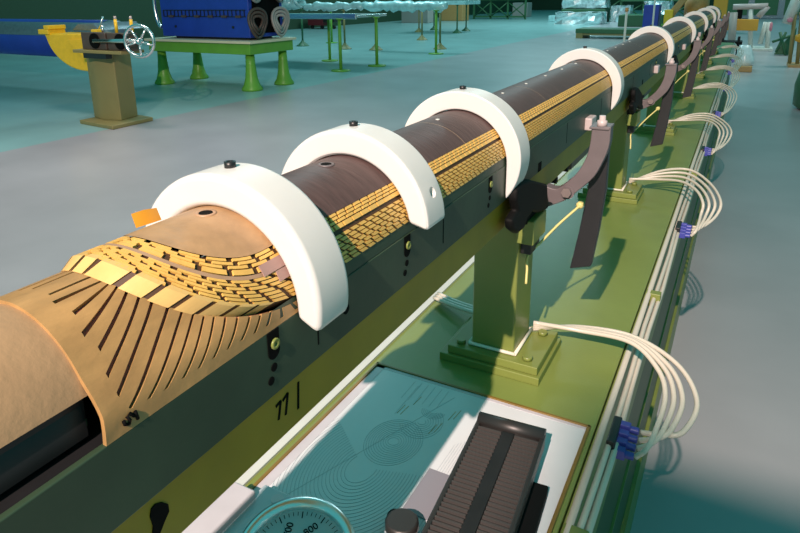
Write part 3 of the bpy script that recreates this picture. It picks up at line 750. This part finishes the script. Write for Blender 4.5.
# ------------------------------------------------------------------ stands with wrapped lengths
def stand(x, y, h, kind, label):
    t = thing('pole_stand', label, 'stand', (x, y, 0), 'thin pole stands on the teal floor')
    m = M['green'] if kind == 'g' else M['darkgreen'] if kind == 'd' else M['stand']
    if kind == 'g': MB().lathe((x, y, 0), [(.19, 0), (.19, .022), (.05, .03)], 24).build('foot_disc', m, t)
    else: MB().lathe((x, y, 0), [(.20, 0), (.18, .02), (.05, .13), (.045, .16)], 8).build('foot_cone', m, t)
    MB().cyl((x, y, .02), (x, y, h), .032 if kind == 'g' else .028, n=12).build('pole', m, t)
    MB().lathe((x, y, h - .03), [(.05, 0), (.08, .03)], 12).build('head', m, t)
SP = [((341, 71), 'g', 'green disc-footed pole stand nearest the green table, in front'), ((330, 61), 'g', 'green disc-footed pole stand left of the front one'),
      ((377, 66), 'g', 'green disc-footed pole stand at right end of long tray'), ((436, 54), 'g', 'green disc-footed pole stand farthest right among green ones'),
      ((345, 49), 'b', 'khaki cone-footed pole stand just behind the front green stands'), ((376, 50), 'b', 'khaki cone-footed pole stand behind the tray right end'),
      ((332, 43), 'g', 'thin green pole stand far behind the front pair'), ((303, 46), 'd', 'dark cone-footed pole stand leftmost under the tray'),
      ((440, 49), 'b', 'khaki cone-footed pole stand right behind the rightmost green one'), ((422, 40), 'b', 'khaki pole stand in middle under the second wrapped length'),
      ((419, 32), 'b', 'small khaki pole stand behind the middle khaki one'), ((434, 30), 'd', 'dark pole stand farthest back in the middle'),
      ((457, 33), 'd', 'dark cone-footed pole stand left of the far right pair'), ((466, 31), 'd', 'dark cone-footed pole stand far right of all')]
for p, k, l in SP:
    q = at(p[0], p[1], 2, 0); stand(q.x, q.y, 1.00 if q.y < 12.5 else 1.06, k, l)
t = thing('long_tray', 'long shiny metal tray carried by the front green stands', 'tray', (-8.1, 11.8, 1.0))
A = at(283, 13, 2, 1.03); B = at(385, 14.5, 2, 1.03)
def bar2(mb, A, B, w, z0, z1):
    d = (B - A); d.z = 0; n_ = Vector((-d.y, d.x, 0)).normalized() * w
    return mb.prism([((A - n_).x, (A - n_).y), ((B - n_).x, (B - n_).y), ((B + n_).x, (B + n_).y), ((A + n_).x, (A + n_).y)], 2, z0, z1)
A2 = Vector((-9.3, 11.6, 0)); B2 = Vector((-6.6, 10.6, 0))
bar2(MB(), Vector((-9.6, 11.4, 0)), Vector((-6.75, 11.45, 0)), .60, 1.00, 1.05).build('tray_bed', M['steel'], t, bevel=.01)
MB().box(-9.6, -6.75, 10.78, 10.84, .97, 1.08).build('tray_lip', M['steel'], t, bevel=.01)
def lump(A, B, r, seed, name, m, label, cat, group):
    rn = random.Random(seed); n = 26; pts = [A.lerp(B, i / n) + Vector((0, 0, rn.uniform(-.3, .3) * r)) for i in range(n + 1)]
    solo(MB().tube(pts, [r * rn.uniform(.7, 1.15) * (.6 if i in (0, n) else 1) for i in range(n + 1)], 10), name, m, label, cat, group)
lump(Vector((-9.1, 11.45, 1.32)), Vector((-8.55, 11.45, 1.33)), .17, 2, 'wrapped_bundle', M['tealfoil'], 'thick left bundle in teal wrap lying on the long tray', 'bundle', 'teal wrapped bundles')
lump(Vector((-8.5, 11.5, 1.205)), Vector((-7.0, 11.5, 1.21)), .085, 4, 'wrapped_bundle', M['tealfoil'], 'slender teal wrapped length lying on the long tray', 'bundle', 'teal wrapped bundles')
lump(Vector((-9.0, 14.7, 1.16)), Vector((-6.55, 14.7, 1.14)), .13, 6, 'wrapped_bundle', M['tealfoil'], 'long pale wrapped length on stands behind the long tray', 'bundle', 'teal wrapped bundles')
solo(MB().box(-11.6, -9.5, 23.0, 24.6, 1.06, 1.20), 'far_table_board', M['tealfoil'], 'pale board lying on the far right dark stands', 'board')

# ------------------------------------------------------------------ far left and back of the hall
t = thing('red_cart', 'small dark red cart standing against the dark green wall', 'cart', (-17.2, 24.6, 0))
MB().box(-17.75, -16.9, 24.2, 25, .15, .62).build('cart_body', M['red'], t, bevel=.02); MB().box(-16.9, -16.3, 24.2, 25, .3, .6).build('cart_box', M['blackm'], t, bevel=.02)
for x in (-17.6, -17.05, -16.4): MB().cyl((x, 24.3, .08), (x, 24.4, .08), .08).build('wheel', M['blackm'], t)
def rack(x0, x1, y, h, label):
    t = thing('steel_rack', label, 'rack', ((x0 + x1) / 2, y, 0), 'dark green racks at the back')
    n = max(2, int((x1 - x0) / .9)); 
    for i in range(n + 1):
        x = x0 + (x1 - x0) * i / n; MB().box(x - .05, x + .05, y, y + .1, 0, h).build('upright', M['darkgreen'], t)
    br = MB()
    for i in range(n):
        a = x0 + (x1 - x0) * i / n; b = x0 + (x1 - x0) * (i + 1) / n
        br.cyl((a, y + .05, .15), (b, y + .05, h - .1), .035, n=6); br.cyl((b, y + .05, .15), (a, y + .05, h - .1), .035, n=6)
    br.build('cross_brace', M['darkgreen'], t); MB().box(x0, x1, y - .1, y + .9, h, h + .12).box(x0, x1, y, y + .1, .1, .2).build('shelf', M['darkgreen'], t)
rack(-14.7, -11.5, 37, 1.1, 'dark green braced rack at the far back left of silver boxes')
rack(-8.9, -6.3, 38, 1.2, 'dark green rack standing behind the silver wrapped boxes')
rack(-6.0, -2.6, 36, 1.0, 'dark green rack at far back right of silver boxes')
def crate(x0, x1, y0, y1, z0, z1, m, name, label, cat, group=None): solo(MB().box(x0, x1, y0, y1, z0, z1), name, m, label, cat, group, bevel=.03)
def foilbox(x0, x1, y0, y1, z0, z1, seed, label):
    rn = random.Random(seed); mb = MB(); n = 7
    def jit(v): return Vector(v) + Vector((rn.uniform(-.05, .05), rn.uniform(-.05, .05), rn.uniform(-.04, .04)))
    F = lambda f: [[jit(f(i / n, j / 3)) for j in range(4)] for i in range(n + 1)]
    sides = (lambda a, b: (x0 + (x1 - x0) * a, y0, z0 + (z1 - z0) * b), lambda a, b: (x0 + (x1 - x0) * a, y0 + (y1 - y0) * b, z1), lambda a, b: (x0, y0 + (y1 - y0) * a, z0 + (z1 - z0) * b), lambda a, b: (x1, y0 + (y1 - y0) * a, z0 + (z1 - z0) * b))
    for s in sides:
        G = F(s); mb.add([v for r in G for v in r], [(i * 4 + j, i * 4 + j + 1, i * 4 + j + 5, i * 4 + j + 4) for i in range(n) for j in range(3)])
    mb.box(x0 + .06, x1 - .06, y0 + .06, y1 - .06, z0, z1 - .06)
    solo(mb, 'foil_wrapped_box', M['foil'], label, 'wrapped box', 'foil wrapped boxes')
foilbox(-8.25, -6.1, 31.5, 33, 0, .55, 1, 'large silver foil wrapped box on the floor at the back')
crate(-8.6, -6.4, 33.9, 35.3, 0, .66, M['darkgreen'], 'green_cabinet', 'dark green cabinet under the raised foil box behind large foil box', 'cabinet')
foilbox(-8.6, -6.4, 34, 35.2, .71, 1.25, 2, 'silver foil wrapped box raised behind the large one')
foilbox(-6.2, -5.3, 34.5, 35.5, 0, .8, 3, 'narrow silver foil box right of the large one')
foilbox(-4.0, -3.0, 29.8, 31.2, .55, 1.05, 4, 'foil wrapped box on rack behind the thin white rods')
crate(-9.3, -8.75, 34, 34.8, 0, .32, M['tealfoil'], 'low_box', 'low pale teal box left of the silver boxes', 'box')
crate(-13.6, -12.6, 41, 42, 0, .9, M['grey'], 'grey_crate', 'grey crate beside the left dark green rack', 'crate')
crate(-16.5, -14.9, 31, 32, 0, .75, M['grey'], 'grey_cabinet', 'pale grey cabinet behind the wrapped lengths', 'cabinet')
crate(-15.5, -14.2, 34, 35, 0, 1.0, M['wood'], 'wood_crate', 'brown crate far behind the pole stands', 'crate')
crate(-5.0, -3.2, 29.6, 31.4, .0, .5, M['darkgreen'], 'green_cabinet', 'dark green cabinet under the foil box behind thin rods', 'cabinet')
crate(-3.5, -2.95, 26, 26.6, 0, .98, M['blue'], 'blue_bin', 'blue bin left of the yellow frame behind the coil', 'bin')
t = thing('low_trestle', 'low olive green trestle on the floor beyond the fourth clamp', 'trestle', (-3.9, 22, 0))
MB().box(-4.95, -2.7, 21.5, 22.6, .16, .30).build('trestle_deck', M['darkgreen'], t, bevel=.01)
for x in (-4.93, -3.2): MB().box(x, x + .22, 21.5, 22.6, 0, .16).build('trestle_leg', M['stand'], t)
MB().box(-4.75, -3.0, 21.52, 21.6, .10, .17).build('side_rail', M['stand'], t)
for (x, y, h, l) in ((-1.445, 12, 1.55, 'tall thin white rod with rusty top standing behind fifth clamp'), (-1.42, 9, 1.17, 'shorter thin white rod standing left of fifth clamp')):
    t = thing('floor_rod', l, 'rod', (x, y, 0), 'thin white rods behind the coil')
    MB().lathe((x, y, 0), [(.08, 0), (.08, .02), (.03, .03)], 16).build('rod_foot', M['whitepaint'], t)
    MB().cyl((x, y, .02), (x, y, h), .016, n=10).build('rod_pole', M['whitepaint'], t)
    MB().cyl((x, y, h), (x, y, h + .05), .022, n=10).build('rod_cap', M['wood'], t)
t = thing('drum_machine', 'yellow machine frame with wooden drum behind the far coil', 'machine frame', (-2, 26, 0))
MB().box(-2.75, -.9, 26, 26.4, .30, .52).build('lower_beam', M['yellow'], t, bevel=.02)
MB().box(-2.75, -2.45, 25.8, 26.4, 0, .8).build('frame_leg', M['yellow'], t, bevel=.02)
MB().prism([(-2.75, .55), (-2.45, .55), (-1.95, 1.3), (-2.2, 1.3)], 1, 26, 26.3).build('diagonal_strut', M['wood'], t, bevel=.02)
MB().lathe((-1.75, 26.8, .55), [(.42, 0), (.42, .75)], 24).build('drum', M['wood'], t)
MB().box(-2.8, -.9, 25.7, 26.0, .24, .30).build('foot_rail', M['green'], t)
MB().box(-1.15, -.7, 25.9, 26.4, .5, 1.3).build('orange_guard', M['amber'], t, bevel=.02)

# far right: white frame with amber bar, cart, tripod column
t = thing('white_gantry', 'white tube gantry with amber cross bar at far end of coil', 'gantry', (.1, 18.4, 0))
def Y18(x, y, Y=18.4): return at(x, y, 1, Y)
for a, b in (((750, 50), (751, 9)), ((767, 50), (769, 22)), ((760, 44), (766, 22))):
    A, B = Y18(*a), Y18(*b); A.z = max(A.z, .02); MB().cyl(A, B, .055, n=10).build('upright', M['whitepaint'], t)
MB().cyl(Y18(733, 7), Y18(768, 6), .07, n=10).build('top_tube', M['pinkmetal'], t)
MB().cyl(Y18(768, 6), Y18(758, 17), .07, n=10).build('elbow_tube', M['pinkmetal'], t)
a, b = Y18(722, 30), Y18(759, 19); MB().box(a.x, b.x, 18.2, 18.32, a.z, b.z).build('amber_bar', M['amber'], t, bevel=.02)
a = Y18(732, 42); MB().cyl((a.x, 18.1, 0), (Y18(734, 12).x, 18.1, .92), .09, n=12).build('grey_post', M['grey'], t)
a, b = Y18(736, 19), Y18(743, 9); MB().box(a.x, b.x, 18.4, 18.6, a.z, b.z).build('black_motor', M['black'], t, bevel=.02)
MB().box(-.35, .62, 18.1, 19.0, .0, .06).build('foot_frame', M['whitepaint'], t, bevel=.01)
MB().lathe(Y18(770, 27), [(.03, -.12), (.055, -.07), (.055, .07), (.03, .12)], 14).build('pink_handle', M['pinkpad'], t)
t = thing('film_wrapped_cart', 'low brown cart with clear film wrapped load on the right floor', 'cart', (0, 13.4, 0))
MB().box(-.13, .17, 13.15, 13.75, .0, .10).build('cart_deck', M['wood'], t, bevel=.01)
rn = random.Random(9); wb = MB()
pr = [(.16, 0), (.155, .10), (.14, .2), (.12, .3), (.07, .36)]
wb.lathe((0.02, 13.45, .10), pr, 12); wb.v = [v + Vector((rn.uniform(-.02, .02), rn.uniform(-.02, .02), rn.uniform(-.01, .01))) for v in wb.v]
wb.build('film_load', M['clear'], t)
t = thing('black_trolley', 'small black wire trolley standing by the far hose loops', 'trolley', (-.25, 15.2, 0))
for x in (-.42, -.12):
    for y in (15, 15.4): MB().cyl((x, y, 0), (x, y, .50), .025, n=8).build('leg', M['black'], t)
MB().box(-.48, -.05, 14.95, 15.45, .36, .42).box(-.5, -.44, 15, 15.4, .42, .58).build('tray', M['black'], t, bevel=.01)
t = thing('tripod_column', 'white column on tripod legs with pink knob at right edge', 'column stand', (.8, 14.6, 0))
A = at(787, 24, 1, 14.6); B = at(797, 0, 1, 14.6) ; B = A + (B - A) * 1.5
MB().tube([A, B], .10, 4).build('white_column', M['whitepaint'], t)
MB().lathe(at(790, 20, 1, 14.45), [(.02, -.045), (.05, -.025), (.05, .025), (.02, .045)], 12).build('pink_knob', M['pinkpad'], t)
for a, b in (((789, 66), (795, 14)), ((797, 66), (802, 12)), ((806, 62), (801, 12))):
    P, Q = at(a[0], a[1], 1, 14.6), at(b[0], b[1], 1, 14.6); P.z = .03; MB().cyl(P, Q, .035, n=8).build('leg', M['stand'], t)
MB().box(.78, 1.15, 14.3, 14.9, 0, .05).build('foot', M['wood'], t)
MB().lathe(at(801, 38, 1, 14.5), [(.02, -.09), (.10, -.05), (.10, .05), (.02, .09)], 14).build('orange_motor', M['amber'], t)
t = thing('sawhorse', 'dark green sloping frame on floor left of the tripod column', 'frame', (.8, 19, 0))
for a, b in (((776, 52), (786, 32)), ((786, 58), (780, 32)), ((772, 42), (790, 36))):
    MB().cyl(at(a[0], a[1], 1, 17), at(b[0], b[1], 1, 17), .03, n=8).build('strut', M['darkgreen'], t)
MB().prism([(.62, .02), (.98, .02), (.98, .62)], 1, 17, 17.2).build('side_panel', M['darkgreen'], t)
t = thing('green_drum', 'dark green rounded housing cut by the right edge of the photo', 'housing', (.95, 9.2, 0))
MB().lathe((.98, 9.2, 0), [(.30, 0), (.37, .05), (.38, .30), (.34, .52), (.2, .62)], 28).build('housing_shell', M['darkgreen'], t)
MB().lathe((.98, 9.2, .62), [(.2, 0), (.2, .03), (.06, .04)], 20).build('housing_lid', M['darkgreen'], t)
# things along the back
t = thing('teal_machine', 'row of teal machine cabinets at the back of hall above amber bar', 'machine', (1.5, 40, 0))
MB().box(-1.5, 6, 40, 41, 0, 1.6).build('cabinet', M['greyblue'], t, bevel=.04)
for k in range(5): MB().box(-1.2 + k * 1.4, -.1 + k * 1.4, 39.95, 40, .2, 1.3).build('door', M['darkgreen'], t, bevel=.01)

# ------------------------------------------------------------------ light
w = bpy.data.worlds.new('hall_light'); scene.world = w; w.use_nodes = True
bg = w.node_tree.nodes['Background']; bg.inputs['Color'].default_value = (.07, .41, .42, 1); bg.inputs['Strength'].default_value = .72
def spot(name, loc, target, power, col, radius, angle, blend=.3):
    l = bpy.data.lights.new(name, 'SPOT'); l.energy = power; l.color = col; l.shadow_soft_size = radius; l.spot_size = rad(angle); l.spot_blend = blend
    o = bpy.data.objects.new(name, l); COL.objects.link(o); o.location = loc
    o.rotation_euler = (Vector(target) - Vector(loc)).to_track_quat('-Z', 'Y').to_euler(); return o
KL = Vector((.13, -3.6, 4.6))
spot('key_lamp', KL, (-.5, 1.2, .8), 2450, (1, .77, .68), .035, 125, .4)
t = thing('studio_lamp', 'tall studio lamp on a stand behind the photographer', 'lamp', (.13, -4.0, 0))
MB().lathe((.13, -3.85, 4.6), [(.06, -.25), (.16, -.2), (.20, .15)], 20, axis=1).build('lamp_housing', M['blackm'], t)
MB().cyl((.13, -4.05, 0), (.13, -4.05, 4.5), .025).lathe((.13, -4.05, 0), [(.5, 0), (.5, .03), (.05, .06)], 20).build('lamp_stand', M['blackm'], t)
t = thing('added_shade_flag', 'unseen black flag on a stand, added to shade the floor right of the bench', 'lamp flag', (.44, -2.1, 0))
MB().box(.035, .44, -2.106, -2.098, 2.85, 3.33).build('flag_panel', M['black'], t)  # added out of view to cast the shadow right of the bench
MB().cyl((.44, -2.1, 0), (.44, -2.1, 3.3), .018).lathe((.44, -2.1, 0), [(.3, 0), (.3, .03), (.04, .06)], 16).build('flag_stand', M['blackm'], t)
def hall(loc, size, power, col, spread=180):  # unseen overhead fills added to brighten the floor and background
    l = bpy.data.lights.new('hall_fill', 'AREA'); l.shape = 'SQUARE'; l.size = size; l.energy = power; l.color = col
    l.spread = rad(spread); o = bpy.data.objects.new('hall_fill', l); COL.objects.link(o); o.location = loc
hall((-10.5, 15, 9), 3, 520, (.65, .95, 1))
hall((-5.2, 3.6, 6.5), 1.5, 52, (1, .78, .74), 80)  # added warm fill, narrow spread keeps it on the left floor
hall((-8, 30, 10), 4, 1100, (.68, .95, 1))
hall((3, 17, 9), 3, 170, (.95, 1, .95), 110)

vs_ = scene.view_settings
vs_.view_transform = 'Standard'; vs_.look = 'None'; vs_.gamma = 1; vs_.use_curve_mapping = False; vs_.exposure = .15
